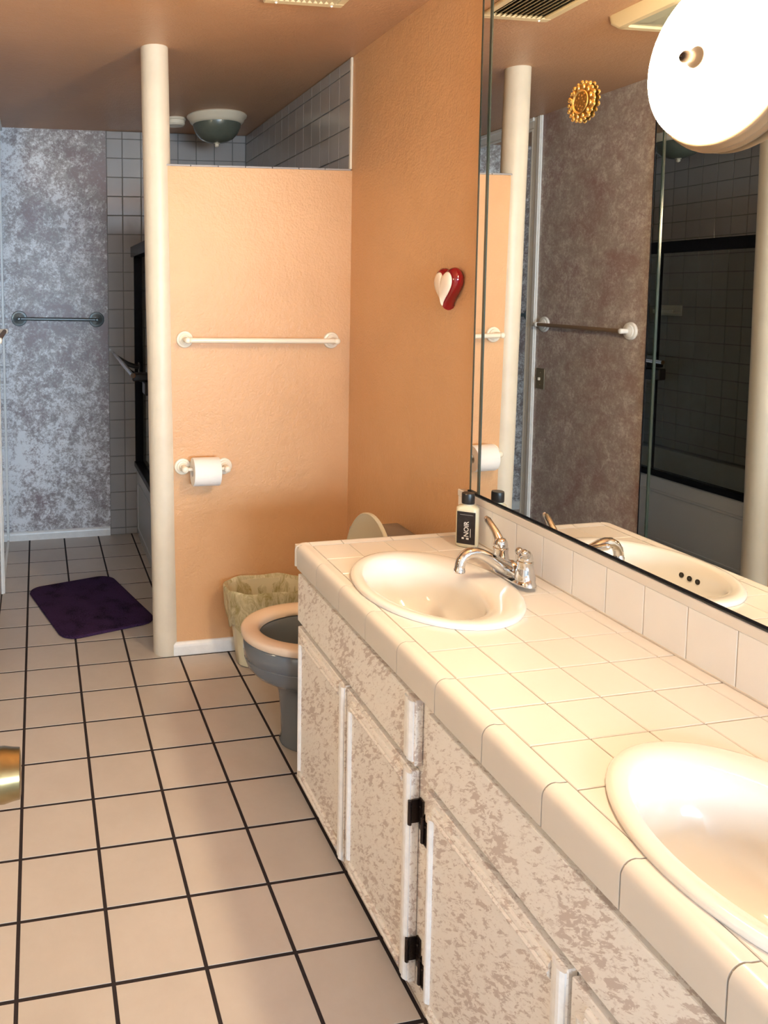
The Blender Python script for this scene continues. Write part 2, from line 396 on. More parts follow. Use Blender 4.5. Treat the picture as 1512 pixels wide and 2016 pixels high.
# mirrored doors in the left wall -------------------------------------------------
def mirror_door(name, label, y0, y1, z0, z1, xf, fm, fw, edge=True):
    t = thing(name, label, 'mirror door', (xf, (y0 + y1) / 2, z0))
    box('mirror_panel', (xf, y0 + fw, z0 + fw), (xf + .005, y1 - fw, z1 - fw), MIRROR, t)
    for a, b in (((xf, y0, z0), (xf + .012, y0 + fw, z1)), ((xf, y1 - fw, z0), (xf + .012, y1, z1))): box('frame_stile', a, b, fm, t, .002)
    for a, b in (((xf, y0 + fw, z0), (xf + .012, y1 - fw, z0 + fw)), ((xf, y0 + fw, z1 - fw), (xf + .012, y1 - fw, z1))): box('frame_rail', a, b, fm, t, .002)
    return t
mirror_door('mirrored_door', 'narrow mirrored door in white frame between white casing and sponged wall', .674, YF - .014, .0, ZC - .060, XL, WTRIM, .012)
STRIP = STEEL
t = mirror_door('mirrored_closet_door', 'mirrored closet door that shows the tub, at end of sponged mauve wall', -1.10, -.188, .0, ZC - .012, XL, BLACKM, .006)
box('bevel_strip', (XL + .005, -.232, .006), (XL + .010, -.194, ZC - .018), MIRROR, t)
box('strip_seam', (XL + .005, -.238, .006), (XL + .011, -.232, ZC - .018), MEDGE, t)
mirror_door('mirrored_closet_door', 'mirrored closet door next to the open white door', -2.02, -1.102, .0, ZC - .012, XL, BLACKM, .006)
# open white door along the left wall, brass knob
dr = struct(box('door_1', (-.085, -3.08, .01), (-.047, -2.285, 2.03), DOORM, None, .002))
kb = MB(); KC = Vector((-.047, -2.347, .952))
kb.lathe([(.031, 0), (.031, .004), (.026, .009), (.013, .014), (.011, .030), (.018, .040), (.0265, .050), (.0295, .060), (.0295, .072), (.0275, .082), (.0265, .0895), (.022, .0905), (0.0005, .0905)], KC, (1, 0, 0), 36)
kb.obj('door_handle', BRASS, dr, 35)

# bedroom behind the camera with the window ------------------------------------------
struct(box('floor_bedroom', (XL - .12, -6.5, -.06), (3.1, YB, -.002), BEDF))
m = MB(); m.box((XL - .12, -6.42, -.06), (WX0, WY, ZC)).box((WX1, -6.42, -.06), (3.1, WY, ZC)).box((WX0, -6.42, -.06), (WX1, WY, WZ0)).box((WX0, -6.42, WZ1), (WX1, WY, ZC))
struct(m.obj('wall_bedroom_window', BEDW))
struct(box('wall_bedroom_left', (XL - .12, -6.42, -.06), (XL, YB, ZC), BEDW))
struct(box('wall_bedroom_right', (3.1, -6.42, -.06), (3.2, YB, ZC), BEDW))
struct(box('wall_bedroom_front', (XR, YB - .1, -.06), (3.1, YB, ZC), BEDW))
m = MB()
for a, b in (((WX0, WZ0), (WX0 + .05, WZ1)), ((WX1 - .05, WZ0), (WX1, WZ1)), ((WX0, WZ0), (WX1, WZ0 + .05)), ((WX0, WZ1 - .05), (WX1, WZ1)), (((WX0 + WX1) / 2 - .03, WZ0), ((WX0 + WX1) / 2 + .03, WZ1)), ((WX0, 1.42), (WX1, 1.46))):
    m.box((a[0], WY - .07, a[1]), (b[0], WY - .03, b[1]))
w1 = struct(m.obj('window_1', WTRIM))
box('pane', (WX0, WY - .052, WZ0), (WX1, WY - .048, WZ1), WGLASS, w1)

# ------------------------------------------------------------------ column
CB, CT = Vector((.574, -.150, 0)), Vector((.540, -.150, ZC)); cr = .054
m = MB(); rings = []
for k in range(41):
    q = k / 40; c = CB.lerp(CT, q); rr = cr * (1 + .012 * sin(q * 23) * .6)
    rings.append([c + Vector((rr * cos(2 * pi * i / 40), rr * sin(2 * pi * i / 40), 0)) for i in range(40)])
m.loft(rings, True, True, True)
tag(m.obj('column', COLM, None, 60), 'round cream painted post from floor to ceiling at the end of the partition', 'column')

# ------------------------------------------------------------------ bathtub and shower doors
TX0, TY0, TY1, TZ = .652, YHB + .001, YF - .010, .425
t = thing('bathtub', 'greyish white tub with panelled apron behind smoked shower doors', 'bathtub', (.95, .68, 0))
def rrect(x0, x1, y0, y1, z, r, n=6):
    P = []
    for cx, cy, a0 in ((x1 - r, y1 - r, 0), (x0 + r, y1 - r, 90), (x0 + r, y0 + r, 180), (x1 - r, y0 + r, 270)):
        for k in range(n + 1):
            a = rad(a0 + 90 * k / n); P.append(Vector((cx + r * cos(a), cy + r * sin(a), z)))
    return P
m = MB(); xr = XR - .010
m.loft([rrect(TX0, xr, TY0, TY1, 0, .004), rrect(TX0, xr, TY0, TY1, TZ - .012, .004), rrect(TX0 + .004, xr - .004, TY0 + .004, TY1 - .004, TZ - .003, .004), rrect(TX0 + .012, xr - .012, TY0 + .012, TY1 - .012, TZ, .006),
        rrect(TX0 + .08, xr - .06, TY0 + .08, TY1 - .08, TZ, .12), rrect(TX0 + .09, xr - .07, TY0 + .09, TY1 - .09, TZ - .02, .12), rrect(TX0 + .13, xr - .11, TY0 + .16, TY1 - .13, .12, .12), rrect(TX0 + .18, xr - .16, TY0 + .22, TY1 - .19, .09, .1)], True, True, True)
m.obj('tub_shell', TUBM, t, 50)
m = MB()
for a, b in (((.05, .05), (1.42, .065)), ((.05, .33), (1.42, .345)), ((.05, .05), (.065, .345)), ((1.405, .05), (1.42, .345))):
    m.box((TX0 - .005, TY0 + a[0], a[1]), (TX0 + .002, TY0 + b[0], b[1]), .002)
m.obj('apron_molding', TUBM, t)
SX = .668
t = thing('shower_door_frame', 'black framed sliding shower doors of smoked glass on the tub rim', 'shower door', (SX, .68, TZ))
HZ0, HZ1 = 1.700, 1.762
box('header', (SX - .040, TY0, HZ0), (SX + .035, TY1, HZ1), BLACKM, t, .004, 2)
box('bottom_track', (SX - .028, TY0, TZ), (SX + .028, TY1, TZ + .032), BLACKM, t, .003)
for y0, y1 in ((TY0, TY0 + .025), (TY1 - .025, TY1)): box('jamb', (SX - .022, y0, TZ + .032), (SX + .022, y1, HZ0), BLACKM, t, .003)
for dx, y0, y1 in ((.014, .62, TY1 - .026), (-.014, TY0 + .026, .70)):
    g = box('glass_panel', (SX + dx - .003, y0, TZ + .033), (SX + dx + .003, y1, HZ0 - .001), SMOKED, t)
    box('panel_stile', (SX + dx - .007, y0, TZ + .033), (SX + dx + .007, y0 + .02, HZ0 - .001), BLACKM, t)
    box('panel_stile', (SX + dx - .007, y1 - .02, TZ + .033), (SX + dx + .007, y1, HZ0 - .001), BLACKM, t)
# towel bar on the sliding door
BX, BZ = .512, 1.10
MB().tube([(BX, .40, BZ - .002), (BX, .9, BZ + .014), (BX, 1.37, BZ + .032)], [.012, .011, .009], 16).obj('door_towel_bar', CHROME, t, 40)
for y in (.62, 1.22):
    zb = BZ + (y - .46) * .035
    m = MB().tube([(SX - .017, y, zb - .070), (SX - .05, y, zb - .064), (SX - .09, y, zb - .050), (BX + .030, y, zb - .026), (BX + .004, y, zb - .006)], [.013, .014, .015, .014, .011], 14)
    m.box((SX - .023, y - .024, zb - .105), (SX - .0165, y + .024, zb - .045), .003)
    m.obj('bar_bracket', BLACKP, t, 45)
MB().box((BX + .012, .52, BZ - .045), (BX + .120, .60, BZ - .008), .006).box((BX + .070, .50, BZ - .115), (BX + .120, .60, BZ - .050), .006).obj('pull_handle', BLACKP, t)
# ledge dish on the alcove wall
t = tag(MB().box((XR - .075, 1.16, 1.335), (XR - .009, 1.32, 1.347), .004, 2).box((XR - .075, 1.16, 1.347), (XR - .066, 1.32, 1.363), .004, 2).box((XR - .02, 1.15, 1.32), (XR - .009, 1.33, 1.39), .004, 2).obj('soap_dish', WCERAM), 'white ceramic soap dish on the tiled tub wall behind smoked glass', 'soap dish')

# ------------------------------------------------------------------ ceiling fittings
t = thing('ceiling_light', 'unlit dome ceiling light with cream ring and greenish glass bowl above tub', 'ceiling light', (1.035, .90, ZC))
DC = (1.045, .93, ZC)
MB().lathe([(.158, 0), (.163, .006), (.160, .014), (.150, .022), (.146, .034), (.138, .044), (.128, .050), (.110, .050)], DC, (0, 0, -1), 48).obj('ring', RINGM, t, 40)
MB().lathe([(.130, .048), (.126, .070), (.112, .100), (.088, .124), (.058, .139), (.026, .146), (.004, .148)], DC, (0, 0, -1), 48, False, True).obj('glass_bowl', BOWLG, t, 60)
MB().lathe([(.018, .143), (.018, .148), (.010, .151), (.012, .157), (.010, .164), (.004, .168), (.0005, .169)], DC, (0, 0, -1), 24).obj('finial', RINGM, t, 50)
t = thing('smoke_detector', 'round cream smoke detector on ceiling by the dome light', 'smoke detector', (.84, 1.02, ZC))
MB().lathe([(.060, 0), (.060, .012), (.056, .014)], (.835, 1.04, ZC), (0, 0, -1), 40, False, True).obj('base', RINGM, t, 40)
MB().lathe([(.054, .014), (.054, .032), (.046, .040), (.0005, .042)], (.835, 1.04, ZC), (0, 0, -1), 40).obj('cover', CERAM, t, 40)
# vent
VX0, VX1, VY0, VY1 = .812, 1.082, -.955, -.712
t = thing('ceiling_vent', 'cream louvred air vent on the ceiling by the mirror', 'vent', ((VX0 + VX1) / 2, (VY0 + VY1) / 2, ZC))
m = MB(); fw = .030
for a, b in (((VX0, VY0), (VX1, VY0 + fw)), ((VX0, VY1 - fw), (VX1, VY1)), ((VX0, VY0 + fw), (VX0 + fw, VY1 - fw)), ((VX1 - fw, VY0 + fw), (VX1, VY1 - fw))):
    m.box((a[0], a[1], ZC - .012), (b[0], b[1], ZC), .003)
m.obj('frame', VENTM, t)
box('duct_opening', (VX0 + fw, VY0 + fw, ZC - .002), (VX1 - fw, VY1 - fw, ZC - .0005), DARK, t)
ns = 11
for k in range(ns):
    xx = VX0 + fw + (k + .5) * (VX1 - VX0 - 2 * fw) / ns
    m = MB(); m.poly([Vector((xx - .007, VY0 + fw, ZC - .003)), Vector((xx - .005, VY0 + fw, ZC - .003)), Vector((xx + .006, VY0 + fw, ZC - .013)), Vector((xx + .004, VY0 + fw, ZC - .013))], (0, VY1 - VY0 - 2 * fw, 0)); m.obj('slat', VENTM, t)
for xx in (VX0 + .04, VX1 - .04): MB().sphere((xx, VY1 - .014, ZC - .012), .005, 10, 6).obj('screw', WCERAM, t)
# exhaust fan cover
FX0, FX1, FY0, FY1 = .285, .615, -1.075, -.757
t = thing('exhaust_fan', 'square cream exhaust fan cover with pale lens on the ceiling', 'exhaust fan', ((FX0 + FX1) / 2, (FY0 + FY1) / 2, ZC))
MB().loft([rrect(FX0, FX1, FY0, FY1, ZC, .03), rrect(FX0 + .004, FX1 - .004, FY0 + .004, FY1 - .004, ZC - .025, .03), rrect(FX0 + .022, FX1 - .022, FY0 + .022, FY1 - .022, ZC - .042, .025), rrect(FX0 + .045, FX1 - .045, FY0 + .045, FY1 - .045, ZC - .042, .02), rrect(FX0 + .048, FX1 - .048, FY0 + .048, FY1 - .048, ZC - .034, .02)], True).obj('frame', VENTM, t, 40)
MB().loft([rrect(FX0 + .048, FX1 - .048, FY0 + .048, FY1 - .048, ZC - .034, .02), rrect(FX0 + .09, FX1 - .09, FY0 + .09, FY1 - .09, ZC - .043, .02)], True, False, True).obj('lens', LENS, t)

# ------------------------------------------------------------------ vanity cabinet
VY_F, VY_N = -1.088, -2.83
XFACE = .832
t = thing('vanity_cabinet', 'long cream sponge-painted vanity cabinet with overlay doors under the tiled counter', 'cabinet', (1.08, -1.95, 0)); cabt = t
for yy in (VY_N, VY_F - .016): box('side_panel', (XFACE + .012, yy, .004), (XR - .002, yy + .016, .688), CAB, t)
box('bottom_panel', (XFACE + .012, VY_N + .016, .02), (XR - .012, VY_F - .016, .034), CAB, t)
box('back_panel', (XR - .012, VY_N + .016, .02), (XR - .002, VY_F - .016, .688), CAB, t)
# face frame
m = MB()
m.box((XFACE, VY_N, .655), (XFACE + .012, VY_F, .688)).box((XFACE, VY_N, .500), (XFACE + .012, VY_F, .516)).box((XFACE, VY_N, .004), (XFACE + .012, VY_F, .034))
for y0, y1 in ((-1.112, VY_F), (-1.474, -1.450), (-1.868, -1.796), (-2.295, -2.272), (VY_N, -2.70)): m.box((XFACE, y0, .034), (XFACE + .012, y1, .500)).box((XFACE, y0, .516), (XFACE + .012, y1, .655))
m.obj('face_frame', CAB, t)
XD = .813
def molding(parent, y0, y1, z0, z1, mat, name='molding'):
    v = abs(z1 - z0) > abs(y1 - y0)
    m = MB(); w = (y1 - y0) if v else (z1 - z0); pr = [(0, 0), (.003, .0), (.0075, .2), (.0085, .38), (.005, .5), (.0065, .66), (.0055, .86), (.002, 1.0), (0, 1.0)]
    if v: m.loft([[Vector((XD - q, y0 + w * s_, z)) for q, s_ in pr] for z in (z0, z1)], True, True, True)
    else: m.loft([[Vector((XD - q, y, z0 + w * s_)) for q, s_ in pr] for y in (y0, y1)], True, True, True)
    return m.obj(name, mat, parent)
for (y0, y1) in ((-1.816, -1.096), (-2.705, -1.862)):
    p_ = box('false_drawer_front', (XD, y0, .522), (XFACE - .001, y1, .664), CAB, t, .003, 2)
    molding(p_, y0 + .006, y0 + .044, .530, .658, WHITEM)
def hinge(parent, y, z, sgn):
    m = MB(); xx = XD - .002
    m.box((xx, y, z - .030), (xx + .0022, y + sgn * .016, z + .022), .0006).cyl((xx - .002, y, z - .026), (xx - .002, y, z + .026), .0042, None, 12)
    m.box((XFACE - .004, y - sgn * .004, z - .034), (XFACE - .0005, y - sgn * .019, z + .034), .0006)
    m.box((xx, y - sgn * .005, z - .02), (XFACE - .001, y - sgn * .002, z + .03))
    for dz in (-.018, .018): m.sphere((xx - .001, y + sgn * .010, z + dz - .004), .0032, 8, 6); m.sphere((XFACE - .005, y - sgn * .012, z + dz), .0032, 8, 6)
    return m.obj('hinge', HINGE, parent, 40)
for (y0, y1, hs) in ((-1.456, -1.100, 'far'), (-1.806, -1.466, 'near'), (-2.280, -1.862, 'far'), (-2.705, -2.288, 'near')):
    d = box('door', (XD, y0, .036), (XFACE - .001, y1, .506), CAB, t, .002, 1)
    mw = .030
    molding(d, y0 + .002, y0 + .002 + mw, .040, .500, WHITEM); molding(d, y1 - .016 - mw * .6, y1 - .016, .075, .462, WHITEM)
    molding(d, y0 + .034, y1 - .036, .462, .492, CAB); molding(d, y0 + .034, y1 - .036, .044, .074, CAB)
    yh, sg = (y1 + .001, -1) if hs == 'far' else (y0 - .001, 1)
    for z in ((.418, .113) if y1 < -1.2 else ()): hinge(d, yh, z, sg)

# ------------------------------------------------------------------ counter
CX0 = .800
ct = thing('countertop', 'cream tiled vanity countertop with rounded edge tiles', 'countertop', (1.07, -1.95, .69))
def cut(o, cutters):
    for c in cutters:
        md = o.modifiers.new('cut', 'BOOLEAN'); md.operation = 'DIFFERENCE'; md.object = c; md.solver = 'EXACT'
    dg = bpy.context.evaluated_depsgraph_get(); me = bpy.data.meshes.new_from_object(o.evaluated_get(dg)); o.modifiers.clear()
    o.data = me
SINKS = [(1.028, -1.490), (1.028, -2.420)]
SRX, SRY = .192, .246
cutters = []
for cx, cy in SINKS:
    c = MB().lathe([(1, -.3), (1, .3)], (cx, cy, ZT), (0, 0, 1), 64, True, True, SRX - .018, SRY - .018).obj('cutter', CTILE); cutters.append(c)
sub = box('mortar_bed', (CX0 + .006, VY_N, .690), (1.330, VY_F + .0015, ZT - .006), CGROUT, ct)
cut(sub, cutters)
ul = [.844 + .1113 * k for k in range(5)] + [1.3285]
vl = [v for v in lines(VY_N, -1.131, -2.023, .1113)]
vl = [v for k, v in enumerate(vl) if k in (0, len(vl) - 1) or (v - VY_N > .02 and -1.131 - v > .02)]
g = .0010
for i in range(len(ul) - 1):
    for j in range(len(vl) - 1):
        cx, cy, du, dv = (ul[i] + ul[i + 1]) / 2, (vl[j] + vl[j + 1]) / 2, ul[i + 1] - ul[i] - 2 * g, vl[j + 1] - vl[j] - 2 * g
        hit = False; inside = False
        for sx, sy in SINKS:
            cor = [(((cx + a * du / 2) - sx) / (SRX - .018), ((cy + b * dv / 2) - sy) / (SRY - .018)) for a in (-1, 0, 1) for b in (-1, 0, 1)]
            q = [a * a + b * b < 1 for a, b in cor]
            if all(q): inside = True
            elif any(q): hit = True
        if inside: continue
        if hit:
            o = box('tile', (cx - du / 2, cy - dv / 2, ZT - .0065), (cx + du / 2, cy + dv / 2, ZT), CTILE, ct, .0012)
            cut(o, cutters)
        else: tile(ct, 'counter', (cx, cy, ZT - .0065), du, dv, .0065, 'z', CTILE)
for c in cutters: bpy.data.objects.remove(c)
# edge tiles: rounded nose, drop 67 mm
def edge_prof():
    P = [(.042, 0)]; r = .021
    P.append((.030, .0005)); P.append((.022, .0022))
    for k in range(7):
        a = rad(90 + 90 * k / 6); P.append((r * .95 + r * .95 * cos(a), .002 - r + r * sin(a)))
    P += [(0, -.040), (0.0, -.066), (.007, -.067), (.007, -.030), (.016, -.012), (.042, -.009)]
    return P
EP = edge_prof()
def edge_tile(a, b, kind):
    m = MB()
    if kind == 'front': rings = [[Vector((CX0 + u, y, ZT + w)) for u, w in EP] for y in (a, b)]
    else: rings = [[Vector((x_, VY_F + .003 - u, ZT + w)) for u, w in EP] for x_ in (a, b)]
    m.loft(rings, True, True, True); return m.obj('edge_tile', CTILE, ct, 50)
yj = [-1.122 - .1578 * k for k in range(11)] + [VY_N]
yj = [y for y in yj if y >= VY_N]
for a, b in zip(yj[:-1], yj[1:]): edge_tile(a - .0012, b + .0012, 'front')
xj = [.842, .942, 1.098, 1.250, 1.3285]
for a, b in zip(xj[:-1], xj[1:]): edge_tile(a + .0012, b - .0012, 'far')
# rounded corner piece
m = MB(); cc = Vector((.842, VY_F + .003 - .042, ZT)); rings = []
for k in range(9):
    a = rad(90 + 90 * k / 8)
    ring = []
    for u, w in EP:
        d = .042 - u; rr = .020 if d > .020 else d
        corner = Vector((cos(a) * rr + (-1) * (d - rr), sin(a) * rr + (d - rr), w))
        ring.append(cc + corner)
    rings.append(ring)
m.loft(rings, True, True, True); m.obj('corner_tile', CTILE, ct, 50)
# backsplash
bs = thing('backsplash', 'single row of upright white tiles behind the sinks below the mirror', 'backsplash', (1.335, -1.95, ZT))
box('mortar_bed', (1.3310, VY_N, ZT + .0003), (XR - .001, VY_F, .888), CGROUT, bs)
yl = [VY_F] + [v for v in [-1.158 - .1112 * k for k in range(20)] if v > VY_N + .03] + [VY_N]
for a, b in zip(yl[:-1], yl[1:]):
    tile(bs, 'splash', (1.3310, (a + b) / 2, (ZT + .868) / 2 + .0005), (a - b) - .002, .868 - ZT - .001, .0022, '-x', SPLASH)
box('cap_strip', (1.3265, VY_N, .8685), (1.334, VY_F, .890), CTILE, bs, .002)

box('caulk_bead', (1.3262, VY_N, ZT + .0003), (1.3306, VY_F - .002, ZT + .0035), CGROUT, bs)
# ------------------------------------------------------------------ sinks
def sink(cx, cy, label):
    t = thing('sink', label, 'sink', (cx, cy, ZT), 'oval sinks')
    n = 72
    def ring(rx, ry, z, dx=0): return [Vector((cx + dx + rx * cos(2 * pi * i / n), cy + ry * sin(2 * pi * i / n), ZT + z)) for i in range(n)]
    P = [(SRX, SRY, .0005, 0), (SRX + .001, SRY + .001, .006, 0), (SRX - .002, SRY - .002, .0105, 0), (SRX - .010, SRY - .010, .0125, 0), (SRX - .03, SRY - .028, .0115, -.002), (SRX - .052, SRY - .044, .008, -.022),
         (SRX - .060, SRY - .052, .0015, -.026), (SRX - .066, SRY - .060, -.012, -.027), (SRX - .071, SRY - .068, -.040, -.026), (SRX - .080, SRY - .085, -.080, -.024), (SRX - .100, SRY - .120, -.115, -.02), (SRX - .135, SRY - .172, -.135, -.014), (.022, .022, -.142, -.008)]
    MB().loft([ring(*q) for q in P], True, False, True).obj('basin', SINK, t, 70)
    m = MB().lathe([(.030, -.1400), (.026, -.1375), (.020, -.1390), (.012, -.1405), (.0005, -.141)], (cx - .008, cy, ZT), (0, 0, 1), 28).obj('drain', CHROME, t, 60)
    for dy in (-.026, 0, .026):
        o = MB().lathe([(.0072, 0), (.0072, .0016), (.0005, .0017)], (cx - SRX + .0455 + .0, cy + dy, ZT - .034 + abs(dy) * .02), (1, 0, .22), 16).obj('overflow_hole', DARK, t)
    return t
sink(*SINKS[0], 'oval white sink with chrome faucet, beside the lotion bottle')
sink(*SINKS[1], 'oval white sink without a bottle, further along the counter from the toilet')
# ------------------------------------------------------------------ faucet
FX, FY = 1.247, -1.487
FZ = ZT + .0115
t = thing('faucet', 'chrome two-handle faucet with curved spout on the sink beside the bottle', 'faucet', (FX, FY, FZ))
def stad(hx, hy, z, n=40):
    P = []
    for i in range(n):
        a = 2 * pi * i / n; c_, s_ = cos(a), sin(a)
        P.append(Vector((FX + math.copysign(abs(c_) ** .9, c_) * hx, FY + math.copysign(abs(s_) ** .75, s_) * hy, FZ + z)))
    return P
MB().loft([stad(.030, .084, 0), stad(.030, .084, .004), stad(.027, .081, .010), stad(.022, .075, .018), stad(.019, .070, .022)], True, True, True).obj('base_plate', CHROME, t, 50)
for sg in (1, -1):
    hy = FY + sg * .0515
    h = MB().lathe([(.0245, .012), (.0240, .022), (.0205, .038), (.0185, .050), (.0195, .054), (.0195, .058), (.0170, .060)], (FX, hy, FZ), (0, 0, 1), 28, True, True).obj('handle_bell', CHROME, t, 40)
    cap = MB().lathe([(.0170, .060), (.0178, .066), (.0160, .076), (.011, .083), (.0005, .086)], (FX, hy, FZ), (0, 0, 1), 28, True).obj('handle_cap', CHROME, t, 50)
    ld = Vector((-.12, 1, 0)) if sg > 0 else Vector((-.62, -.78, 0))
    up = 1.0 if sg > 0 else .55
    q0 = Vector((FX, hy, FZ))
    MB().tube([q0 + ld * a_ + Vector((0, 0, .068 + (b_ - .062) * up)) for a_, b_ in ((0, .062), (.009, .074), (.021, .088), (.036, .100), (.052, .111), (.060, .116))], [.0135, .012, .0100, .0090, .0090, .005], 16).obj('lever', CHROME, t, 70)
m = MB().lathe([(.024, .016), (.0235, .024), (.019, .034), (.010, .041), (.0005, .043)], (FX, FY, FZ), (0, 0, 1), 28, True); m.obj('spout_hub', CHROME, t, 60)
pts = [(FX + a_ * .91, FY, FZ + b_) for a_, b_ in ((.004, .016), (-.014, .022), (-.034, .031), (-.056, .043), (-.078, .056), (-.100, .066), (-.118, .070), (-.134, .069), (-.148, .062), (-.157, .051), (-.161, .038), (-.1615, .030), (-.162, .029), (-.162, .022))]
rd = [.021, .0200, .0180, .0160, .0148, .0140, .0136, .0134, .0132, .0130, .0128, .0128, .0138, .0138]
MB().tube(pts, rd, 20).obj('spout', CHROME, t, 70)
MB().cyl((FX + .019, FY, FZ + .018), (FX + .019, FY, FZ + .056), .0028, None, 10).sphere((FX + .019, FY, FZ + .064), .0105, 16, 10).obj('lift_rod', CHROME, t, 60)

# ------------------------------------------------------------------ lotion bottle
BC = Vector((1.281, -1.222, ZT)); BR = rad(-40)
t = thing('lotion_bottle', 'lotion bottle with black cap and black label reading NOIR', 'bottle', BC)
def brot(p): return BC + Matrix.Rotation(BR, 3, 'Z') @ Vector(p)
def brr(hx, hy, z, r, n=5): return [brot(p) for p in rrect(-hx, hx, -hy, hy, z, r, n)]
hb = .119
MB().loft([brr(.025, .015, .0, .012), brr(.0300, .0190, .004, .014), brr(.0310, .0200, .012, .014), brr(.0310, .0200, hb - .012, .014), brr(.0300, .0190, hb - .004, .014), brr(.024, .0165, hb, .012), brr(.0145, .0145, hb + .004, .0140), brr(.0140, .0140, hb + .010, .0138)], True, True, True).obj('body', BOTTLE, t, 50)
MB().lathe([(.0175, 0), (.0180, .002), (.0180, .027), (.0170, .030), (.0005, .030)], brot((0, 0, hb + .008)), (0, 0, 1), 32, True).obj('cap', BLACKP, t, 40)
lb = MB(); lb.poly([brot((-.0260, -.0202, .012)), brot((.0240, -.0202, .012)), brot((.0240, -.0202, .106)), brot((-.0260, -.0202, .106))], brot((0, -.0006, 0)) - BC); lbo = lb.obj('label_panel', LABELM, t)
def text_on(parent, s, size, x, z, rot90=True, name='printed_text', bold=0.0):
    c = bpy.data.curves.new('txt', 'FONT'); c.body = s; c.size = size; c.align_x = 'LEFT'; c.align_y = 'CENTER'; c.extrude = .0001; c.offset = bold; c.resolution_u = 3
    o = bpy.data.objects.new('txt', c); COL.objects.link(o)
    dg = bpy.context.evaluated_depsgraph_get(); me = bpy.data.meshes.new_from_object(o.evaluated_get(dg)); bpy.data.objects.remove(o)
    for v in me.vertices:
        a, b = v.co.x, v.co.y
        q = (-b, a) if rot90 else (a, b)
        v.co = brot((x + q[0], -.0210 - (.0002 if v.co.z > 0 else 0), z + q[1])) - wloc(parent)
    me.materials.append(INK); ob = bpy.data.objects.new(name, me); COL.objects.link(ob); ob.parent = parent; return ob
text_on(lbo, 'NOIR', .0185, .0005, .033, True, 'printed_text', .0003)
m = MB()
for (x0, x1, z0, z1) in ((-.012, -.006, .026, .031), (.000, .007, .0255, .031), (-.018, .018, .097, .0976), (.0105, .0120, .033, .058)):
    m.poly([brot((x0, -.0209, z0)), brot((x1, -.0209, z0)), brot((x1, -.0209, z1)), brot((x0, -.0209, z1))], brot((0, -.0002, 0)) - BC)
m.obj('printed_rule', INK, lbo)

# ------------------------------------------------------------------ vanity mirror (hung a hair off parallel to the wall)
MTILT = 0.0
MY0, MY1, MZ0, MZ1 = -2.95, -1.199, .897, ZC - .002
t = thing('vanity_mirror', 'large wall mirror above the tiled counter with narrow mirror strip at its edge', 'mirror', (XM, MY1, MZ0))
def mirror_slab(name, y0, y1, z0, z1, x, th, mat, parent):
    m = MB(); tt = math.tan(MTILT)
    xa, xb = x + (y0 - MY1) * tt, x + (y1 - MY1) * tt
    m.loft([[Vector((xa, y0, z0)), Vector((xa, y0, z1)), Vector((xa + th, y0, z1)), Vector((xa + th, y0, z0))], [Vector((xb, y1, z0)), Vector((xb, y1, z1)), Vector((xb + th, y1, z1)), Vector((xb + th, y1, z0))]], True, True, True)
    return m.obj(name, mat, parent)
mirror_slab('main_panel', MY0, MY1 - .004, MZ0 + .004, MZ1, XM, .004, MIRROR, t)
mirror_slab('edge_strip', MY1 + .014, MY1 + .048, MZ0 + .004, MZ1, XM + .004, .004, MIRROR, t)
mirror_slab('glass_edge', MY1 - .004, MY1 + .003, MZ0 + .004, MZ1, XM - .002, .006, MEDGE, t)
mirror_slab('seam', MY1 + .003, MY1 + .007, MZ0 + .004, MZ1, XM + .002, .004, STEEL, t)
mirror_slab('seam_gap', MY1 + .007, MY1 + .014, MZ0 + .004, MZ1, XM + .003, .004, MEDGE, t)
mirror_slab('strip_edge', MY1 + .048, MY1 + .054, MZ0 + .004, MZ1, XM + .003, .004, MEDGE, t)
mirror_slab('bottom_channel', MY0, MY1 + .056, MZ0 - .001, MZ0 + .004, XM - .0015, .005, BLACKM, t)
mirror_slab('backing_board', MY0, MY1 + .052, MZ0 - .006, MZ1, XM + .0090, .012, BLACKP, t)
def mx(y): return XM + (y - MY1) * math.tan(MTILT)

# ------------------------------------------------------------------ lamp on the mirror
LY, LZ = -1.974, 1.913
LX = mx(LY) - .0025
t = thing('mirror_lamp', 'lit round opal glass lamp with ribbed metal rim mounted on the mirror', 'lamp', (LX, LY, LZ))
MB().lathe([(.150, 0), (.158, .002), (.165, .005), (.166, .010), (.160, .013), (.159, .015), (.162, .018), (.161, .022), (.155, .024), (.154, .027), (.156, .030), (.154, .034), (.147, .038), (.136, .037)], (LX, LY, LZ), (-1, 0, 0), 72, True).obj('ribbed_rim', RIBM, t, 60)
MB().lathe([(.146, .036), (.148, .041), (.145, .048), (.133, .057), (.110, .066), (.078, .073), (.040, .077), (.012, .078)], (LX, LY, LZ), (-1, 0, 0), 64, True, True).obj('opal_glass', SHADE, t, 80)
MB().lathe([(.0190, .0770), (.0190, .081), (.0150, .084), (.0105, .087), (.0085, .090), (.0085, .093), (.0110, .097), (.0110, .103), (.007, .108), (.0005, .110)], (LX, LY, LZ), (-1, 0, 0), 28).obj('finial', FINM, t, 50)

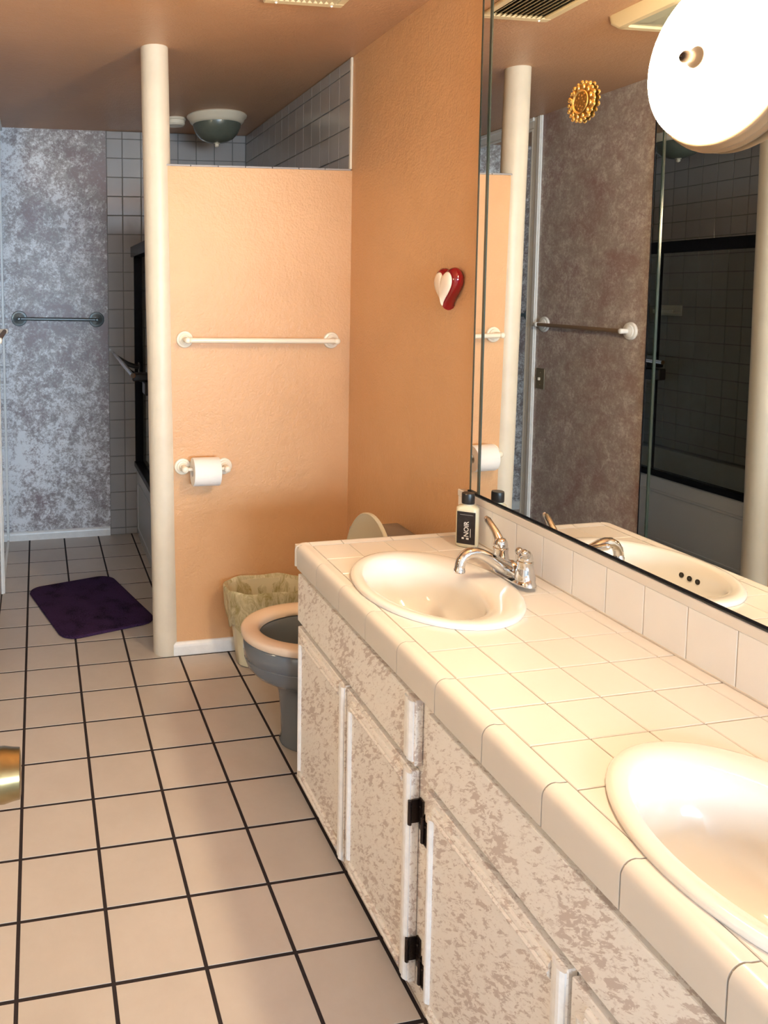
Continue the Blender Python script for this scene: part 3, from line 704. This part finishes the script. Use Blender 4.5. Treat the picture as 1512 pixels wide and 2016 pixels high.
# ------------------------------------------------------------------ gold medallion on the mirror
GY, GZ = -1.580, 1.931; GX = mx(GY) - .0025
t = thing('wall_medallion', 'small round gilded ornamental medallion stuck on the mirror', 'medallion', (GX, GY, GZ))
MB().lathe([(.040, 0), (.043, .0015), (.042, .0035), (.036, .005), (.026, .0045)], (GX, GY, GZ), (-1, 0, 0), 40, True).obj('back_plate', DARKGOLD, t, 60)
MB().lathe([(.024, .004), (.0265, .0055), (.0275, .007), (.0255, .0085), (.0235, .007), (.022, .0055)], (GX, GY, GZ), (-1, 0, 0), 40).obj('inner_rim', GOLD, t, 60)
m = MB().lathe([(.0235, .005), (.016, .006), (.008, .0065), (.0005, .007)], (GX, GY, GZ), (-1, 0, 0), 32)
for k in range(16):
    a = k * 2.4; rr = .005 + .0155 * (k / 16) ** .6; m.sphere((GX - .0055, GY + rr * cos(a), GZ + rr * sin(a)), .0030, 8, 6, (.6, 1, 1))
m.obj('relief', DARKGOLD, t, 60)
m = MB()
for k in range(20):
    a = 2 * pi * k / 20; m.sphere((GX - .0035, GY + .0425 * cos(a), GZ + .0425 * sin(a)), .0062 if k % 2 else .0048, 10, 7, (.5, 1, 1))
for k in range(12):
    a = 2 * pi * (k + .5) / 12; m.sphere((GX - .0055, GY + .0335 * cos(a), GZ + .0335 * sin(a)), .0055, 10, 7, (.5, .8, 1.2))
m.obj('floral_border', GOLD, t, 60)

# ------------------------------------------------------------------ heart ornament
HY, HZ = -1.002, 1.500
t = thing('heart_ornament', 'glossy red heart with cream heart front hung on the peach wall', 'ornament', (XR, HY, HZ))
def heart(sc, n=64):
    P = []
    for i in range(n):
        a = 2 * pi * i / n
        P.append((16 * sin(a) ** 3 / 16.0 * sc, (13 * cos(a) - 5 * cos(2 * a) - 2 * cos(3 * a) - cos(4 * a) + 2.5) / 14.5 * sc))
    return P
def hring(sc, d, dz=0): return [Vector((XR - d, HY + a * .96, HZ + b + dz)) for a, b in heart(sc)]
MB().loft([hring(.052, .0), hring(.060, .004), hring(.0655, .014), hring(.0665, .022), hring(.064, .030), hring(.059, .037), hring(.054, .041), hring(.049, .040)], True, True, True).obj('red_body', RED, t, 80)
MB().loft([hring(.0525, .0395), hring(.0515, .0435), hring(.047, .047), hring(.038, .050), hring(.026, .052), hring(.012, .053), hring(.002, .0533)], True, True, True).obj('cream_front', HEARTW, t, 80)

# ------------------------------------------------------------------ bars and holders
def rosette(parent, c, n, r, mat, post, pr=.012, name='rosette'):
    c, n = Vector(c), Vector(n)
    MB().lathe([(r, 0), (r, .006), (r * .94, .010), (r * .72, .012), (r * .70, .017), (r * .52, .019), (pr * 1.15, .024)], c, n, 36, True, True).obj(name, mat, parent, 35)
    MB().lathe([(pr * 1.1, .020), (pr * .95, post * .45), (pr, post * .8), (pr * 1.05, post + pr * .8), (pr * .9, post + pr * 1.1), (pr * .3, post + pr * 1.25)], c, n, 24, True, True).obj('post', mat, parent, 50)
def towel_bar(label, a, b, n, r, mat, bmat, br, post, square=False, group=None):
    a, b, n = Vector(a), Vector(b), Vector(n)
    t = thing('towel_bar', label, 'towel bar', (a + b) / 2)
    rosette(t, a, n, r, mat, post); rosette(t, b, n, r, mat, post)
    MB().tube([a + n * post, b + n * post], br, 16).obj('bar', bmat, t, 50)
    return t
towel_bar('cream towel bar on the peach partition above the toilet paper', (.648, YH, 1.304), (1.266, YH, 1.291), (0, -1, 0), .034, CERAM, CERAM, .0105, .066)
towel_bar('steel towel bar with round grey ends on the sponged wall by the tub', (-.034, YF, 1.339), (.420, YF, 1.328), (0, -1, 0), .046, STEEL, STEEL, .010, .060)
towel_bar('white ceramic towel bar with brown rod on the mauve wall above the switch', (XL, .535, 1.309), (XL, -.085, 1.303), (1, 0, 0), .042, WCERAM, plain('brown_wood_rod', (.20, .13, .08), .5), .010, .048)
t = thing('toilet_paper_holder', 'cream two-post toilet paper holder on the peach partition', 'paper holder', (.722, YH, .787))
rosette(t, (.637, YH, .789), (0, -1, 0), .034, CERAM, .058, .013); rosette(t, (.809, YH, .783), (0, -1, 0), .034, CERAM, .058, .013)
MB().tube([(.640, YH - .058, .788), (.806, YH - .058, .784)], .008, 14).obj('rod', CERAM, t, 50)
m = MB(); ax = Vector((.773 - .668, 0, -.002)).normalized()
m.lathe([(.0200, 0), (.056, 0), (.057, .002), (.057, .106), (.056, .108), (.0200, .108), (.0200, 0)], (.667, YH - .059, .7775), ax, 48)
m.obj('tmp', PAPER); o = bpy.data.objects['tmp']; o.name = 'toilet_paper_roll'; o.data.name = 'toilet_paper_roll'
for p in o.data.polygons: p.use_smooth = True
o.data.set_sharp_from_angle(angle=rad(40)); tag(o, 'white toilet paper roll on the cream holder', 'toilet paper')
# sheet lying over the front of the roll belongs to the roll
t = thing('light_switch', 'brown toggle switch plate on the mauve sponged wall', 'light switch', (XL, .552, 1.01))
box('plate', (XL, .517, .952), (XL + .006, .587, 1.066), SWITCHM, t, .002, 2)
box('toggle', (XL + .006, .547, 1.000), (XL + .018, .557, 1.016), CERAM, t, .002)
for z in (.975, 1.043): MB().sphere((XL + .006, .552, z), .003, 8, 6).obj('screw', BRASS, t)

# ------------------------------------------------------------------ bath mat
RC = Vector((.288, .379, 0)); ang = math.atan2(.563, -.150) - pi / 2
m = MB(); hx, hy, rr = .222, .318, .075
P = rrect(-hx, hx, -hy, hy, 0, rr, 10)
def rugring(off, z): return [Vector((p.x * (1 - off / hx), p.y * (1 - off / hy), z)) for p in P]
R_ = Matrix.Rotation(ang, 3, 'Z')
rings = [rugring(.004, .0), rugring(0, .004), rugring(.002, .010), rugring(.008, .012)] + [rugring(.012 + .018 * k, .0125) for k in range(12)]
rings = [[RC + R_ @ (p + Vector((0, 0, random.uniform(-.0012, .0012) if k > 3 else 0))) for p in r] for k, r in enumerate(rings)]
m.loft(rings, True, True, True); tag(m.obj('bath_mat', MATPILE, None, 60), 'dark purple bath mat with rounded corners on the floor by the tub', 'bath mat')

# ------------------------------------------------------------------ toilet
TY = -.868
t = thing('toilet', 'slate grey low toilet with beige seat and raised cream lid', 'toilet', (1.03, TY, 0))
def egg(xf, xb, hw, z, n=56, p=2.0, yo=0):
    """egg ring: front at xf (towards -X), back at xb; widest at 58% back"""
    xm = xf + (xb - xf) * .56; P = []
    for i in range(n):
        a = 2 * pi * i / n; c_, s_ = cos(a), sin(a)
        ex = (xb - xm) if c_ > 0 else (xm - xf); q = 2 / (2.6 if c_ > 0 else p)
        P.append(Vector((xm + math.copysign(abs(c_) ** q, c_) * ex, TY + yo + math.copysign(abs(s_) ** (q if c_ > 0 else 1.0), s_) * hw, z)))
    return P
SZ = .385
MB().loft([egg(.838, 1.30, .118, 0), egg(.834, 1.30, .120, .010), egg(.842, 1.30, .112, .03), egg(.838, 1.30, .108, .10), egg(.832, 1.30, .110, .17), egg(.822, 1.30, .118, .205), egg(.790, 1.28, .146, .222), egg(.750, 1.26, .168, .245), egg(.726, 1.24, .180, .272), egg(.717, 1.22, .184, .296), egg(.716, 1.20, .1845, .302), egg(.7185, 1.20, .183, .304), egg(.716, 1.20, .1855, .306), egg(.712, 1.18, .187, .335), egg(.713, 1.18, .187, SZ - .024), egg(.722, 1.17, .180, SZ - .016), egg(.765, 1.10, .130, SZ - .016), egg(.772, 1.09, .124, SZ - .03), egg(.80, 1.07, .105, .26), egg(.85, 1.02, .07, .20)], True, True, True).obj('bowl', GREY, t, 60)
MB().lathe([(.0, 0), (.092, .0)], (.93, TY, .262), (0, 0, 1), 32, False, False, 1.25, 1).obj('water', plain('toilet_water', (.10, .14, .16), .02), t)
MB().loft([egg(.712, 1.125, .186, SZ - .0155), egg(.707, 1.130, .190, SZ - .012), egg(.705, 1.131, .191, SZ + .003), egg(.708, 1.129, .189, SZ + .009), egg(.716, 1.123, .182, SZ + .0122), egg(.735, 1.105, .164, SZ + .0128), egg(.754, 1.090, .145, SZ + .0120), egg(.763, 1.080, .135, SZ + .008), egg(.767, 1.075, .130, SZ), egg(.767, 1.075, .130, SZ - .012), egg(.760, 1.08, .136, SZ - .0155), egg(.712, 1.125, .186, SZ - .0155)], True).obj('seat', SEATM, t, 60)
# raised lid
hx_, hz_, tl = 1.118, SZ + .010, .362; tilt = rad(4)
def lidp(a, b, th): return Vector((hx_ + a * sin(tilt) + th * cos(tilt), b, hz_ + a * cos(tilt) - th * sin(tilt)))
def lidring(ins, th):
    P = []
    for i in range(56):
        a = 2 * pi * i / 56; c_, s_ = cos(a), sin(a); mid = tl * .42
        ex = tl - mid if c_ > 0 else mid; q = 1 if c_ > 0 else .7
        P.append(lidp(mid + math.copysign(abs(c_) ** q, c_) * (ex - ins), TY + math.copysign(abs(s_) ** q, s_) * (.186 - ins), th))
    return P
MB().loft([lidring(.010, .004), lidring(.004, 0), lidring(.0, .003), lidring(0, .012), lidring(.006, .016), lidring(.02, .018)], True, True, True).obj('lid', LIDM, t, 40)
MB().box((lidp(tl * .62, TY + .13, 0).x - .006, TY + .120, lidp(tl * .62, 0, 0).z - .012), (lidp(tl * .62, TY, 0).x + .004, TY + .145, lidp(tl * .62, 0, 0).z + .004), .002).obj('lid_bumper', LIDM, t)
for dy in (-.07, .07): MB().cyl((1.122, TY + dy - .018, SZ + .008), (1.122, TY + dy + .018, SZ + .008), .010, None, 14).obj('hinge', LIDM, t, 40)
tk = MB(); tk.box((1.165, TY - .202, .30), (1.345, TY + .202, .625), .022, 3); tk.obj('tank', GREY, t, 45)
tk = MB(); tk.box((1.155, TY - .208, .626), (1.348, TY + .208, .655), .010, 3); tk.obj('tank_lid', GREY, t, 45)

# ------------------------------------------------------------------ waste bin
BNC = Vector((.955, -.306, 0))
t = thing('waste_bin', 'ivory waste bin with a crumpled plastic liner beside the toilet', 'waste bin', BNC)
def bin_ring(hx, hy, z, n=144, p=2.6, wob=0, ph=0):
    P = []
    for i in range(n):
        a = 2 * pi * i / n; c_, s_ = cos(a), sin(a); w = 1 + wob * (sin(5 * a + ph) * .5 + sin(11 * a + 2 * ph) * .35 + sin(23 * a + 3 * ph) * .3)
        P.append(BNC + Vector((math.copysign(abs(c_) ** (2 / p), c_) * hx * w, math.copysign(abs(s_) ** (2 / p), s_) * hy * w, z + wob * .25 * sin(7 * a + ph))))
    return P
MB().loft([bin_ring(.112, .066, .002), bin_ring(.118, .072, .006), bin_ring(.140, .088, .18), bin_ring(.158, .098, .30), bin_ring(.162, .101, .305), bin_ring(.155, .095, .305), bin_ring(.135, .083, .17), bin_ring(.112, .066, .012)], True, True, True).obj('bin_body', BINM, t, 50)
MB().loft([bin_ring(.150, .0945, .165, wob=.055, ph=2.0), bin_ring(.158, .098, .190, wob=.050, ph=1.4), bin_ring(.164, .101, .23, wob=.040, ph=.9), bin_ring(.168, .104, .285, wob=.022, ph=.5), bin_ring(.171, .106, .312, wob=.012), bin_ring(.166, .103, .320, wob=.012), bin_ring(.158, .097, .314, wob=.012), bin_ring(.150, .091, .27, wob=.02, ph=.4), bin_ring(.135, .082, .17, wob=.03, ph=1), bin_ring(.115, .068, .09, wob=.05, ph=2)], True, False, True).obj('liner', BAG, t, 70)
